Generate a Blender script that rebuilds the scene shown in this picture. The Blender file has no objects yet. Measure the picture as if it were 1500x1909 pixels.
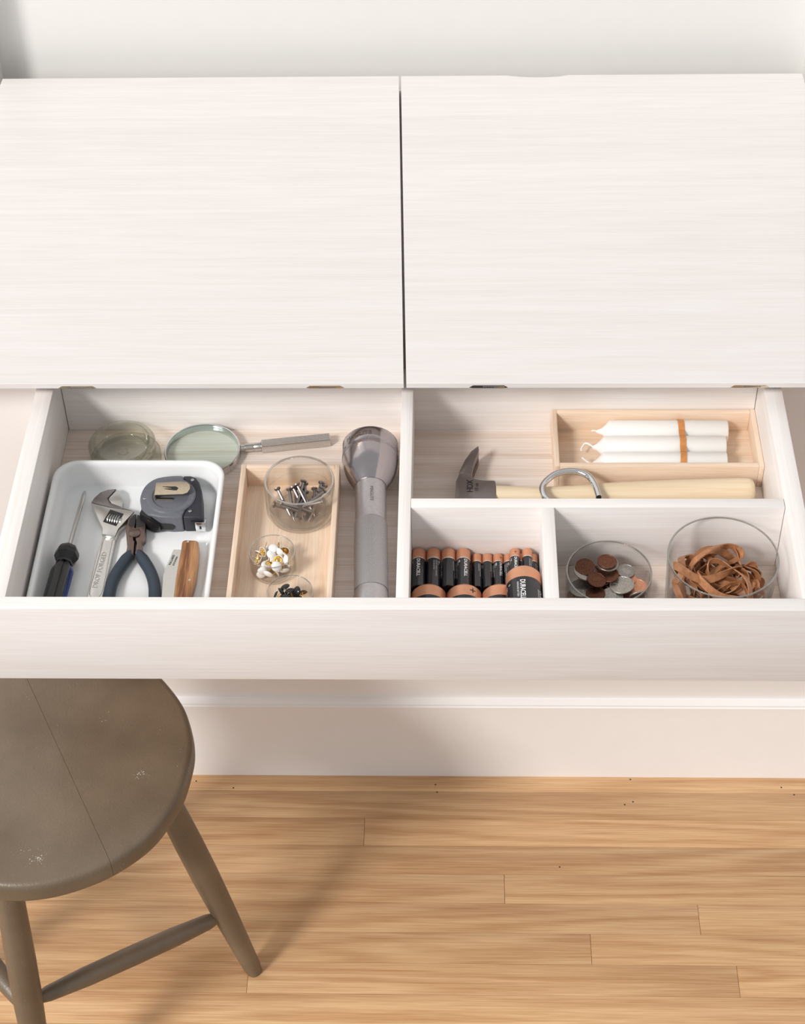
import bpy, bmesh, math, random
from mathutils import Vector, Matrix
R = math.radians
S = bpy.context.scene
COL = S.collection
# ---------------------------------------------------------------- camera, world, sun, exposure
F_PX, PITCH, YAW, ROLL, CAM_H = 3430.0, R(44.06), R(2.532), R(-1.759), 1.978
cam = bpy.data.cameras.new('camera'); camo = bpy.data.objects.new('camera', cam); COL.objects.link(camo)
rz = Matrix.Rotation(YAW, 3, 'Z')
ri = rz @ Vector((1, 0, 0)); fw = rz @ Vector((0, math.cos(PITCH), -math.sin(PITCH))); up = rz @ Vector((0, math.sin(PITCH), math.cos(PITCH)))
ri, up = math.cos(ROLL)*ri + math.sin(ROLL)*up, -math.sin(ROLL)*ri + math.cos(ROLL)*up
mw = Matrix((ri, up, -fw)).transposed().to_4x4(); mw.translation = (0, 0, CAM_H); camo.matrix_world = mw
cam.sensor_fit = 'VERTICAL'; cam.sensor_height = 36.0; cam.lens = F_PX/1909*36
cam.shift_x = (750-731.0)/1909; cam.shift_y = (868.9-954.5)/1909
cam.clip_start = .05
S.camera = camo
W = bpy.data.worlds.new('world'); S.world = W; W.use_nodes = True
bg = W.node_tree.nodes['Background']; bg.inputs[0].default_value = (.97, .985, 1, 1); bg.inputs[1].default_value = .47
sun = bpy.data.lights.new('sun', 'SUN'); sun.energy = 1.7; sun.angle = R(11); sun.color = (1, .975, .94)
suno = bpy.data.objects.new('sun', sun); COL.objects.link(suno)
suno.rotation_euler = Vector((.80, .86, -1)).to_track_quat('-Z', 'Y').to_euler(); suno.location = (-2, -1, 3)
win = bpy.data.lights.new('window_daylight', 'AREA'); win.shape = 'RECTANGLE'; win.size = 1.5; win.size_y = 1.7; win.energy = 34; win.color = (1, .985, .965)
wino = bpy.data.objects.new('window_daylight', win); COL.objects.link(wino); wino.location = (-2.5, -.55, 2.35)
wino.rotation_euler = (Vector((-.02, 1.3, .6))-wino.location).to_track_quat('-Z', 'Y').to_euler()
S.view_settings.view_transform = 'Standard'; S.view_settings.look = 'None'; S.view_settings.exposure = .11; S.view_settings.gamma = 1.0
S.view_settings.use_curve_mapping = False
try: S.cycles.transparent_max_bounces = 40; S.cycles.max_bounces = 10
except Exception: pass

# ---------------------------------------------------------------- materials
def srgb(r, g, b):
    f = lambda v: (v/255)/12.92 if v/255 <= .04045 else ((v/255+.055)/1.055)**2.4
    return (f(r), f(g), f(b), 1)
def new(name):
    m = bpy.data.materials.new(name); m.use_nodes = True
    nt = m.node_tree; return m, nt, nt.nodes['Principled BSDF']
def N(nt, t, **k):
    n = nt.nodes.new(t)
    for a, v in k.items(): setattr(n, a, v)
    return n
def bumpy(nt, b, src, strength, dist):
    n = N(nt, 'ShaderNodeBump'); n.inputs['Strength'].default_value = strength; n.inputs['Distance'].default_value = dist
    nt.links.new(src, n.inputs['Height']); nt.links.new(n.outputs[0], b.inputs['Normal'])
def mat(name, col, rough=.5, metal=0., bump=0., bscale=300., vary=.06, spec=.5, coat=0.):
    m, nt, b = new(name)
    b.inputs['Roughness'].default_value = rough; b.inputs['Metallic'].default_value = metal
    b.inputs['Specular IOR Level'].default_value = spec; b.inputs['Coat Weight'].default_value = coat
    tc = N(nt, 'ShaderNodeTexCoord'); no = N(nt, 'ShaderNodeTexNoise'); no.inputs['Scale'].default_value = bscale; no.inputs['Detail'].default_value = 4
    nt.links.new(tc.outputs['Object'], no.inputs['Vector'])
    rp = N(nt, 'ShaderNodeValToRGB'); rp.color_ramp.elements[0].position = .3; rp.color_ramp.elements[1].position = .7
    rp.color_ramp.elements[0].color = [c*(1-vary) for c in col[:3]]+[1]; rp.color_ramp.elements[1].color = [min(1, c*(1+vary)) for c in col[:3]]+[1]
    nt.links.new(no.outputs[0], rp.inputs[0]); nt.links.new(rp.outputs[0], b.inputs['Base Color'])
    if bump: bumpy(nt, b, no.outputs[0], bump, .0006)
    return m
def wood(name, light, dark, axis='X', fine=900., stretch=.025, rings=0., rough=.5, tone=.06, bump=.12, lo=.35, hi=.7, stave=0.):
    """procedural wood: fine grain stretched along AXIS, slow bands, per object tone"""
    m, nt, b = new(name); b.inputs['Roughness'].default_value = rough
    tc = N(nt, 'ShaderNodeTexCoord'); oi = N(nt, 'ShaderNodeObjectInfo')
    off = N(nt, 'ShaderNodeVectorMath', operation='SCALE'); off.inputs[0].default_value = (7.3, 3.1, 5.7); nt.links.new(oi.outputs['Random'], off.inputs['Scale'])
    add = N(nt, 'ShaderNodeVectorMath', operation='ADD'); nt.links.new(tc.outputs['Object'], add.inputs[0]); nt.links.new(off.outputs[0], add.inputs[1])
    mp = N(nt, 'ShaderNodeMapping'); s = {'X': (stretch, 1, 1), 'Y': (1, stretch, 1), 'Z': (1, 1, stretch)}[axis]; mp.inputs['Scale'].default_value = s
    nt.links.new(add.outputs[0], mp.inputs['Vector'])
    n1 = N(nt, 'ShaderNodeTexNoise'); n1.inputs['Scale'].default_value = fine; n1.inputs['Detail'].default_value = 3; n1.inputs['Distortion'].default_value = .15
    n2 = N(nt, 'ShaderNodeTexNoise'); n2.inputs['Scale'].default_value = fine*.09; n2.inputs['Detail'].default_value = 3; n2.inputs['Distortion'].default_value = 1.2
    for n in (n1, n2): nt.links.new(mp.outputs[0], n.inputs['Vector'])
    mx = N(nt, 'ShaderNodeMath', operation='MULTIPLY_ADD'); mx.inputs[1].default_value = .68
    h = N(nt, 'ShaderNodeMath', operation='MULTIPLY'); h.inputs[1].default_value = .32
    nt.links.new(n2.outputs[0], h.inputs[0]); nt.links.new(n1.outputs[0], mx.inputs[0]); nt.links.new(h.outputs[0], mx.inputs[2])
    src = mx.outputs[0]
    if rings:
        mp2 = N(nt, 'ShaderNodeMapping'); s2 = {'X': (.07, 1, 1), 'Y': (1, .07, 1), 'Z': (1, 1, .07)}[axis]; mp2.inputs['Scale'].default_value = s2
        nt.links.new(add.outputs[0], mp2.inputs['Vector'])
        n3 = N(nt, 'ShaderNodeTexNoise'); n3.inputs['Scale'].default_value = 14; n3.inputs['Detail'].default_value = 1.5; nt.links.new(mp2.outputs[0], n3.inputs['Vector'])
        sc = N(nt, 'ShaderNodeMath', operation='MULTIPLY'); sc.inputs[1].default_value = 60; nt.links.new(n3.outputs[0], sc.inputs[0])
        sn = N(nt, 'ShaderNodeMath', operation='SINE'); nt.links.new(sc.outputs[0], sn.inputs[0])
        ma = N(nt, 'ShaderNodeMath', operation='MULTIPLY_ADD'); ma.inputs[1].default_value = rings
        nt.links.new(sn.outputs[0], ma.inputs[0]); nt.links.new(src, ma.inputs[2]); src = ma.outputs[0]
    rp = N(nt, 'ShaderNodeValToRGB'); rp.color_ramp.elements[0].position = lo; rp.color_ramp.elements[1].position = hi
    rp.color_ramp.elements[0].color = dark; rp.color_ramp.elements[1].color = light
    nt.links.new(src, rp.inputs[0])
    hs = N(nt, 'ShaderNodeHueSaturation'); mr = N(nt, 'ShaderNodeMapRange'); mr.inputs['To Min'].default_value = 1-tone; mr.inputs['To Max'].default_value = 1+tone
    nt.links.new(oi.outputs['Random'], mr.inputs['Value'])
    val = mr.outputs[0]
    if stave:
        sx = N(nt, 'ShaderNodeSeparateXYZ'); nt.links.new(tc.outputs['Object'], sx.inputs[0])
        dv = N(nt, 'ShaderNodeMath', operation='DIVIDE'); dv.inputs[1].default_value = stave; nt.links.new(sx.outputs['Y'], dv.inputs[0])
        fl = N(nt, 'ShaderNodeMath', operation='FLOOR'); nt.links.new(dv.outputs[0], fl.inputs[0])
        wn = N(nt, 'ShaderNodeTexWhiteNoise', noise_dimensions='1D'); nt.links.new(fl.outputs[0], wn.inputs['W'])
        m2 = N(nt, 'ShaderNodeMapRange'); m2.inputs['To Min'].default_value = .975; m2.inputs['To Max'].default_value = 1.01; nt.links.new(wn.outputs[0], m2.inputs['Value'])
        mm = N(nt, 'ShaderNodeMath', operation='MULTIPLY'); nt.links.new(mr.outputs[0], mm.inputs[0]); nt.links.new(m2.outputs[0], mm.inputs[1]); val = mm.outputs[0]
    nt.links.new(val, hs.inputs['Value']); nt.links.new(rp.outputs[0], hs.inputs['Color']); nt.links.new(hs.outputs[0], b.inputs['Base Color'])
    if bump: bumpy(nt, b, src, bump, .0005)
    return m
def glass(name, tint=(1, 1, 1), edge=(.70, .71, .69), refl=.7, base=.008, power=4.2):
    """thin clear glass: see-through face on, greyer and shinier towards its edges"""
    m = bpy.data.materials.new(name); m.use_nodes = True; nt = m.node_tree; nt.nodes.clear()
    out = N(nt, 'ShaderNodeOutputMaterial'); lw = N(nt, 'ShaderNodeLayerWeight'); lw.inputs['Blend'].default_value = .5
    no = N(nt, 'ShaderNodeTexNoise'); no.inputs['Scale'].default_value = 60
    tc = N(nt, 'ShaderNodeTexCoord'); nt.links.new(tc.outputs['Object'], no.inputs['Vector'])
    bp = N(nt, 'ShaderNodeBump'); bp.inputs['Strength'].default_value = .05; bp.inputs['Distance'].default_value = .001; nt.links.new(no.outputs[0], bp.inputs['Height'])
    pw = N(nt, 'ShaderNodeMath', operation='POWER'); pw.inputs[1].default_value = power; nt.links.new(lw.outputs['Facing'], pw.inputs[0])
    mc = N(nt, 'ShaderNodeMix', data_type='RGBA'); mc.inputs['A'].default_value = (*tint, 1); mc.inputs['B'].default_value = (*edge, 1); nt.links.new(pw.outputs[0], mc.inputs['Factor'])
    tr = N(nt, 'ShaderNodeBsdfTransparent'); nt.links.new(mc.outputs['Result'], tr.inputs[0])
    gl = N(nt, 'ShaderNodeBsdfGlossy'); gl.inputs['Roughness'].default_value = .03; nt.links.new(bp.outputs[0], gl.inputs['Normal'])
    mr = N(nt, 'ShaderNodeMath', operation='MULTIPLY_ADD'); mr.inputs[1].default_value = refl; mr.inputs[2].default_value = base; nt.links.new(pw.outputs[0], mr.inputs[0]); mr.use_clamp = True
    mx = N(nt, 'ShaderNodeMixShader'); nt.links.new(mr.outputs[0], mx.inputs[0]); nt.links.new(tr.outputs[0], mx.inputs[1]); nt.links.new(gl.outputs[0], mx.inputs[2])
    nt.links.new(mx.outputs[0], out.inputs[0]); return m
PALE_L, PALE_D = srgb(247, 243, 241), srgb(237, 229, 224)
M = dict(
    lid=wood('limed_wood_lid', srgb(241, 237, 236), srgb(229, 222, 219), 'X', 1100, .012, .03, .42, .004, .05, .3, .7, .0975),
    palex=wood('limed_wood_along', PALE_L, PALE_D, 'X', 1000, .014, .05, .5, .01, .06, .3, .65),
    paley=wood('limed_wood_across', PALE_L, PALE_D, 'Y', 1000, .014, .05, .5, .01, .06, .3, .65),
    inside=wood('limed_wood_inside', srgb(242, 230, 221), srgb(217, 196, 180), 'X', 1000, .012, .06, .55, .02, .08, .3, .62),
    birch=wood('birch_box', srgb(246, 226, 205), srgb(224, 192, 163), 'X', 800, .03, .06, .55, .02, .05, .25, .7),
    birchy=wood('birch_box_lengthwise', srgb(246, 226, 205), srgb(224, 192, 163), 'Y', 800, .03, .06, .55, .02, .05, .25, .7),
    oak=wood('oak_plank', srgb(222, 184, 140), srgb(178, 131, 88), 'X', 760, .02, .085, .36, .12, .1, .25, .72),
    ash=wood('ash_handle', srgb(243, 225, 196), srgb(232, 207, 172), 'X', 500, .03, .05, .4, .0, .03),
    walnut=wood('brown_knife_wood', srgb(190, 140, 95), srgb(118, 72, 42), 'Y', 700, .05, .12, .45, .0, .06),
    paint=mat('white_wall_paint', srgb(233, 231, 228), .55, bscale=40, vary=.006),
    paint2=mat('white_lower_wall_paint', srgb(246, 243, 241), .5, bscale=40, vary=.005),
    trimp=mat('white_trim_paint', srgb(250, 248, 247), .35, bscale=30, vary=.01),
    subfloor=mat('dark_subfloor', srgb(110, 74, 46), .9),
    enamel=mat('white_enamel', srgb(244, 245, 245), .22, vary=.004, coat=.3),
    steel=mat('brushed_steel', (.60, .59, .57, 1), .3, 1, .08, 500),
    satin=mat('satin_steel', (.74, .73, .70, 1), .3, 1, .1, 900),
    chrome=mat('chrome', (.72, .73, .74, 1), .12, 1, vary=.02),
    dsteel=mat('dark_steel', (.30, .27, .265, 1), .38, 1, .08, 600),
    gun=mat('dark_plier_steel', (.22, .16, .14, 1), .32, 1, .1, 500),
    ink=mat('black_print', (.012, .012, .014, 1), .5), groove=mat('shadow_groove', (.03, .028, .027, 1), .7),
    grip=mat('blue_grey_rubber', srgb(52, 62, 74), .55, 0, .15, 900),
    black=mat('black_plastic', (.012, .012, .014, 1), .3), blue=mat('blue_plastic', (.01, .035, .18, 1), .2, coat=.4),
    tgrey=mat('slate_plastic', srgb(106, 108, 116), .42), tdark=mat('dark_slate_rubber', srgb(44, 45, 54), .5),
    brass=mat('brass_metal', (.70, .60, .46, 1), .2, 1), goldm=mat('gold_metal', (.85, .60, .22, 1), .25, 1),
    torch=mat('polished_grey_aluminium', (.46, .42, .43, 1), .17, 1, vary=.02), torchs=mat('satin_grey_aluminium', (.52, .50, .52, 1), .34, 1),
    wax=mat('white_wax', srgb(246, 244, 240), .35, vary=.004), wick=mat('white_wick', srgb(250, 248, 244), .8),
    rubber=mat('tan_rubber', srgb(170, 116, 78), .5, 0, .1, 250, .22), band=mat('orange_rubber', srgb(208, 140, 80), .5, vary=.1),
    copper=mat('battery_copper', srgb(216, 156, 122), .34, .5, vary=.03), bblack=mat('battery_black', (.012, .011, .016, 1), .22, coat=.3),
    white=mat('white_print', (.85, .85, .85, 1), .5), silver=mat('silver_band', (.8, .8, .8, 1), .3, .8),
    penny=mat('old_penny', (.17, .07, .04, 1), .42, .75, .3, 700, .4), pennyn=mat('new_penny', (.75, .36, .22, 1), .38, .7, .3, 700, .15),
    nickel=mat('nickel_coin', (.38, .36, .33, 1), .38, .9, .35, 600, .2),
    tackw=mat('white_tack', srgb(245, 243, 240), .25), tackb=mat('black_tack', (.015, .017, .02, 1), .22),
    stool=None, glass=glass('clear_glass'), glassg=glass('greenish_glass', (.975, .982, .955), (.56, .58, .48), .85, .03, 1.8),
    lens=glass('lens_glass', (.955, .99, .98), (.55, .8, .75), .5, .05, 2.4),
)
def stool_paint():
    m, nt, b = new('taupe_stool_paint'); b.inputs['Roughness'].default_value = .40; b.inputs['Specular IOR Level'].default_value = .75
    tc = N(nt, 'ShaderNodeTexCoord')
    no = N(nt, 'ShaderNodeTexNoise'); no.inputs['Scale'].default_value = 11; no.inputs['Detail'].default_value = 5; nt.links.new(tc.outputs['Object'], no.inputs['Vector'])
    rp = N(nt, 'ShaderNodeValToRGB'); rp.color_ramp.elements[0].color = srgb(104, 88, 70); rp.color_ramp.elements[1].color = srgb(121, 105, 86); rp.color_ramp.elements[0].position = .35; rp.color_ramp.elements[1].position = .65
    nt.links.new(no.outputs[0], rp.inputs[0])
    v = N(nt, 'ShaderNodeTexNoise'); v.inputs['Scale'].default_value = 700; v.inputs['Detail'].default_value = 2; nt.links.new(tc.outputs['Object'], v.inputs['Vector'])
    v2 = N(nt, 'ShaderNodeTexNoise'); v2.inputs['Scale'].default_value = 30; nt.links.new(tc.outputs['Object'], v2.inputs['Vector'])
    mu = N(nt, 'ShaderNodeMath', operation='MULTIPLY'); nt.links.new(v.outputs[0], mu.inputs[0]); nt.links.new(v2.outputs[0], mu.inputs[1])
    st = N(nt, 'ShaderNodeMath', operation='GREATER_THAN'); st.inputs[1].default_value = .475; nt.links.new(mu.outputs[0], st.inputs[0])
    mx = N(nt, 'ShaderNodeMix', data_type='RGBA'); mx.inputs['B'].default_value = srgb(205, 200, 190); nt.links.new(st.outputs[0], mx.inputs['Factor']); nt.links.new(rp.outputs[0], mx.inputs['A'])
    nt.links.new(mx.outputs['Result'], b.inputs['Base Color'])
    fb = N(nt, 'ShaderNodeTexNoise'); fb.inputs['Scale'].default_value = 420; fb.inputs['Detail'].default_value = 3; nt.links.new(tc.outputs['Object'], fb.inputs['Vector'])
    bumpy(nt, b, fb.outputs[0], .28, .0012); return m
M['stool'] = stool_paint()
bw = M['wax'].node_tree.nodes['Principled BSDF']; bw.inputs['Subsurface Weight'].default_value = .5; bw.inputs['Subsurface Radius'].default_value = (1, .9, .8); bw.inputs['Subsurface Scale'].default_value = .006
def vary_tone(m, lo, hi):
    nt = m.node_tree; b = nt.nodes['Principled BSDF']; src = b.inputs['Base Color'].links[0].from_socket
    oi = N(nt, 'ShaderNodeObjectInfo'); mr = N(nt, 'ShaderNodeMapRange'); mr.inputs['To Min'].default_value = lo; mr.inputs['To Max'].default_value = hi
    hs = N(nt, 'ShaderNodeHueSaturation'); nt.links.new(oi.outputs['Random'], mr.inputs['Value']); nt.links.new(mr.outputs[0], hs.inputs['Value'])
    nt.links.new(src, hs.inputs['Color']); nt.links.new(hs.outputs[0], b.inputs['Base Color'])
for k_ in ('rubber', 'penny', 'nickel'): vary_tone(M[k_], .72, 1.2)
def knurl():
    m, nt, b = new('knurled_aluminium'); b.inputs['Metallic'].default_value = 1; b.inputs['Roughness'].default_value = .36
    uv = N(nt, 'ShaderNodeUVMap'); sx = N(nt, 'ShaderNodeSeparateXYZ'); nt.links.new(uv.outputs[0], sx.inputs[0])
    outs = []
    for op in ('ADD', 'SUBTRACT'):
        a = N(nt, 'ShaderNodeMath', operation=op); nt.links.new(sx.outputs[0], a.inputs[0]); nt.links.new(sx.outputs[1], a.inputs[1])
        c = N(nt, 'ShaderNodeMath', operation='MULTIPLY'); c.inputs[1].default_value = 2*math.pi/.00155; nt.links.new(a.outputs[0], c.inputs[0])
        d = N(nt, 'ShaderNodeMath', operation='SINE'); nt.links.new(c.outputs[0], d.inputs[0]); outs.append(d)
    e = N(nt, 'ShaderNodeMath', operation='ADD'); nt.links.new(outs[0].outputs[0], e.inputs[0]); nt.links.new(outs[1].outputs[0], e.inputs[1])
    rp = N(nt, 'ShaderNodeMapRange'); rp.inputs['From Min'].default_value = -2; rp.inputs['From Max'].default_value = 2; nt.links.new(e.outputs[0], rp.inputs['Value'])
    cr = N(nt, 'ShaderNodeValToRGB'); cr.color_ramp.elements[0].color = (.17, .165, .17, 1); cr.color_ramp.elements[1].color = (.66, .64, .66, 1); cr.color_ramp.elements[0].position = .2; cr.color_ramp.elements[1].position = .6
    nt.links.new(rp.outputs[0], cr.inputs[0]); nt.links.new(cr.outputs[0], b.inputs['Base Color']); bumpy(nt, b, rp.outputs[0], .7, .0004); return m
M['knurl'] = knurl()

# ---------------------------------------------------------------- mesh helpers
def T(x=0, y=0, z=0, rx=0, ry=0, rz_=0):
    return Matrix.Translation((x, y, z)) @ Matrix.Rotation(rz_, 4, 'Z') @ Matrix.Rotation(ry, 4, 'Y') @ Matrix.Rotation(rx, 4, 'X')
ALONG_Y = Matrix.Rotation(-math.pi/2, 4, 'X')
class G:
    def __init__(s): s.bm = bmesh.new()
    def _merge(s, b, bev=0, mx=None, seg=2):
        if bev:
            b.normal_update()
            ed = [e for e in b.edges if len(e.link_faces) == 2 and e.calc_face_angle(0) > R(30)]
            bmesh.ops.bevel(b, geom=ed, offset=bev, segments=seg, affect='EDGES', profile=.5, clamp_overlap=True)
        if mx is not None: b.transform(mx)
        me = bpy.data.meshes.new('tmp'); b.to_mesh(me); b.free(); s.bm.from_mesh(me); bpy.data.meshes.remove(me); return s
    def box(s, x0, x1, y0, y1, z0, z1, bev=0, mx=None):
        b = bmesh.new(); bmesh.ops.create_cube(b, size=1)
        for v in b.verts: v.co = Vector((x0+(v.co.x+.5)*(x1-x0), y0+(v.co.y+.5)*(y1-y0), z0+(v.co.z+.5)*(z1-z0)))
        return s._merge(b, bev, mx)
    def prism(s, pts, z0, z1, bev=0, mx=None, seg=2):
        b = bmesh.new(); lo = [b.verts.new((x, y, z0)) for x, y in pts]; hi = [b.verts.new((x, y, z1)) for x, y in pts]
        b.faces.new(lo[::-1]); b.faces.new(hi); n = len(pts)
        for i in range(n): b.faces.new((lo[i], lo[(i+1) % n], hi[(i+1) % n], hi[i]))
        bmesh.ops.recalc_face_normals(b, faces=b.faces); return s._merge(b, bev, mx, seg)
    def loft(s, loops, mx=None, cap0=True, cap1=True):
        b = bmesh.new(); vs = [[b.verts.new(p) for p in l] for l in loops]; n = len(loops[0])
        for a, c in zip(vs, vs[1:]):
            for i in range(n): b.faces.new((a[i], a[(i+1) % n], c[(i+1) % n], c[i]))
        if cap0: b.faces.new(vs[0][::-1])
        if cap1: b.faces.new(vs[-1])
        bmesh.ops.recalc_face_normals(b, faces=b.faces); return s._merge(b, 0, mx)
    def lathe(s, prof, seg=48, mx=None, closed=False):
        b = bmesh.new(); rings = []
        for r, z in prof:
            if r < 1e-6: rings.append([b.verts.new((0, 0, z))])
            else: rings.append([b.verts.new((r*math.cos(2*math.pi*i/seg), r*math.sin(2*math.pi*i/seg), z)) for i in range(seg)])
        pr = list(zip(rings, rings[1:]))+([(rings[-1], rings[0])] if closed else [])
        for a, c in pr:
            for i in range(seg):
                j = (i+1) % seg
                if len(a) == 1 and len(c) == 1: continue
                if len(a) == 1: b.faces.new((a[0], c[i], c[j]))
                elif len(c) == 1: b.faces.new((a[i], a[j], c[0]))
                else: b.faces.new((a[i], a[j], c[j], c[i]))
        bmesh.ops.recalc_face_normals(b, faces=b.faces); return s._merge(b, 0, mx)
    def tube(s, path, rad, seg=10, closed=False, sec=None, upv=None, mx=None):
        """sweep a round (or SEC = [(a, b)] in frame) section along PATH"""
        P = [Vector(p) for p in path]; n = len(P); b = bmesh.new(); rings = []
        if not hasattr(rad, '__len__'): rad = [rad]*n
        prev = None
        for i in range(n):
            a = P[(i-1) % n] if (closed or i > 0) else P[0]; c = P[(i+1) % n] if (closed or i < n-1) else P[-1]
            t = (c-a).normalized()
            if upv is not None: u = Vector(upv if not callable(upv) else upv(i/n)); u = (u-t*u.dot(t)).normalized()
            elif prev is None: u = t.orthogonal().normalized()
            else: u = (prev-t*prev.dot(t)).normalized()
            prev = u; w = t.cross(u)
            if sec: rings.append([b.verts.new(P[i]+u*p*rad[i]+w*q*rad[i]) for p, q in sec])
            else: rings.append([b.verts.new(P[i]+(u*math.cos(2*math.pi*k/seg)+w*math.sin(2*math.pi*k/seg))*rad[i]) for k in range(seg)])
        m = len(rings[0]); pr = list(zip(rings, rings[1:]))
        for a, c in pr:
            for k in range(m): b.faces.new((a[k], a[(k+1) % m], c[(k+1) % m], c[k]))
        if closed:
            a, c = rings[-1], rings[0]
            sh = min(range(m), key=lambda q: (a[0].co-c[q].co).length)
            for k in range(m): b.faces.new((a[k], a[(k+1) % m], c[(k+1+sh) % m], c[(k+sh) % m]))
        else: b.faces.new(rings[0][::-1]); b.faces.new(rings[-1])
        bmesh.ops.recalc_face_normals(b, faces=b.faces); return s._merge(b, 0, mx)
    def text(s, txt, size, fn, bold=.0, cut=.0012):
        vs, fs = text_geo(txt, size, bold)
        b = bmesh.new(); v = [b.verts.new((x, y, 0)) for x, y in vs]
        for f in fs:
            try: b.faces.new([v[i] for i in f])
            except ValueError: pass
        for _ in range(3):
            ed = [e for e in b.edges if e.calc_length() > cut]
            if not ed: break
            bmesh.ops.subdivide_edges(b, edges=ed, cuts=1)
            bmesh.ops.triangulate(b, faces=b.faces)
        for q in b.verts: q.co = Vector(fn(q.co.x, q.co.y))
        return s._merge(b)
    def out(s, name, m, parent=None, angle=35, smooth=True, loc=None, uvcyl=False):
        me = bpy.data.meshes.new(name)
        if smooth:
            s.bm.normal_update()
            for f in s.bm.faces: f.smooth = True
            for e in s.bm.edges: e.smooth = not (len(e.link_faces) == 2 and e.calc_face_angle(0) > R(angle))
        if uvcyl:
            uv = s.bm.loops.layers.uv.new('UVMap')
            for f in s.bm.faces:
                c = f.calc_center_median(); a0 = math.atan2(c.x, c.z)
                for l in f.loops:
                    a = math.atan2(l.vert.co.x, l.vert.co.z)
                    if a-a0 > math.pi: a -= 2*math.pi
                    if a-a0 < -math.pi: a += 2*math.pi
                    l[uv].uv = (a*.01595, l.vert.co.y)
        s.bm.to_mesh(me); s.bm.free(); me.materials.append(M[m] if isinstance(m, str) else m)
        o = bpy.data.objects.new(name, me); COL.objects.link(o)
        if parent: o.parent = parent
        if loc: o.location = loc
        return o
_tx = {}
def text_geo(txt, size, bold):
    k = (txt, size, bold)
    if k not in _tx:
        cu = bpy.data.curves.new('lettering', 'FONT'); cu.body = txt; cu.size = size; cu.offset = bold*size; cu.resolution_u = 2
        o = bpy.data.objects.new('lettering', cu); COL.objects.link(o)
        dg = bpy.context.evaluated_depsgraph_get(); me = o.evaluated_get(dg).to_mesh()
        _tx[k] = ([(v.co.x, v.co.y) for v in me.vertices], [tuple(p.vertices) for p in me.polygons])
        o.evaluated_get(dg).to_mesh_clear(); bpy.data.objects.remove(o); bpy.data.curves.remove(cu)
    return _tx[k]
def tag(o, label=None, cat=None, group=None, kind=None):
    for k, v in (('label', label), ('category', cat), ('group', group), ('kind', kind)):
        if v: o[k] = v
    return o
def thing(name, label, cat, loc=(0, 0, 0), rot=(0, 0, 0), group=None):
    o = bpy.data.objects.new(name, None); COL.objects.link(o); o.location = loc; o.rotation_euler = rot
    o.empty_display_size = .01; return tag(o, label, cat, group)
def copy_thing(src, loc, rot, label=None, group=None):
    r = src.copy(); COL.objects.link(r); r.location = loc; r.rotation_euler = rot
    if label: r['label'] = label
    if group: r['group'] = group
    for ch in src.children:
        c = ch.copy(); COL.objects.link(c); c.parent = r
        for g in ch.children:
            d = g.copy(); COL.objects.link(d); d.parent = c
    return r
def rrect(x0, x1, y0, y1, r, z, n=8):
    o = []
    for cx, cy, a in ((x1-r, y1-r, 0), (x0+r, y1-r, 90), (x0+r, y0+r, 180), (x1-r, y0+r, 270)):
        for i in range(n+1): o.append((cx+r*math.cos(R(a+90*i/n)), cy+r*math.sin(R(a+90*i/n)), z))
    return o
def smooth_path(pts, n=6, closed=False):
    P = [Vector(p) for p in pts]; o = []; m = len(P)
    for i in range(m if closed else m-1):
        a = P[(i-1) % m] if closed or i > 0 else P[i]; b = P[i]; c = P[(i+1) % m]; d = P[(i+2) % m] if closed or i < m-2 else c
        for k in range(n):
            t = k/n; o.append(.5*((2*b)+(c-a)*t+(2*a-5*b+4*c-d)*t*t+(3*b-a-3*c+d)*t**3))
    if not closed: o.append(P[-1])
    return o
def mm(pts): return [(x/1000, y/1000) for x, y in pts]

# ---------------------------------------------------------------- the setting
ZR, ZF = .708, .625              # drawer rim, top of drawer bottom
WY = 1.4657                      # face of the lower wall
fl = tag(G().box(-2.4, 2.4, -1.2, WY+.02, -.03, -.012).out('floor', 'subfloor', smooth=False), kind='structure')
rnd = random.Random(4)
joints = {1: [-.111], 3: [.067], 4: [.3045], 5: [.170], 6: [-.244, .343], 0: [-.9, .9], 2: [-.75, .62]}
for k in range(-1, 24):
    y1 = WY-.001 if k < 0 else 1.4307-.042*k; y0 = (1.4307 if k < 0 else y1-.042)+.00025
    if y1 < .62: break
    js = joints.get(k, [rnd.uniform(-.7, -.2), rnd.uniform(.1, .8)]) if k >= 0 else [-.95, .8]
    xs = [-1.35]+js+[1.25]
    for a, b in zip(xs, xs[1:]):
        G().box(a+.0002, b-.0002, y0, y1, -.012, 0, .0003).out('plank', 'oak', fl)
for hx, hy in ((-.335, 1.4455), (-.285, 1.4350), (-.02, 1.4420), (-.018, 1.4300), (.235, 1.4520), (.43, 1.4405), (.445, 1.4290), (.225, 1.4120), (.236, 1.4165), (-.36, 1.4060), (-.366, 1.4000), (.137, 1.3165)):
    G().lathe([(0, 0), (.0011, 0), (.0011, .00012), (0, .00012)], 10, mx=T(hx, hy, 0)).out('nail_hole', 'groove', fl)
lw = G()
lw.box(-2.4, -.4375, WY, 1.989, 0, .7105); lw.box(.3455, 2.4, WY, 1.989, 0, .7105); lw.box(-.4375, .3455, WY, 1.989, 0, .598); lw.box(-.4375, .3455, 1.53, 1.989, .598, .7105)
tag(lw.out('wall_lower', 'paint2', smooth=False), kind='structure')
wb = G()
wb.box(-2.4, -.572, 1.99, 2.2, 0, 2.7); wb.box(.4445, 2.4, 1.99, 2.2, 0, 2.7); wb.box(-.572, .4445, 2.03, 2.2, 0, 2.7)
tag(wb.out('wall_back', 'paint', smooth=False), kind='structure')
def sweep_x(sec, x0, x1): return G().loft([[(x0, y, z) for y, z in sec], [(x1, y, z) for y, z in sec]])
Y = WY
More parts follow.
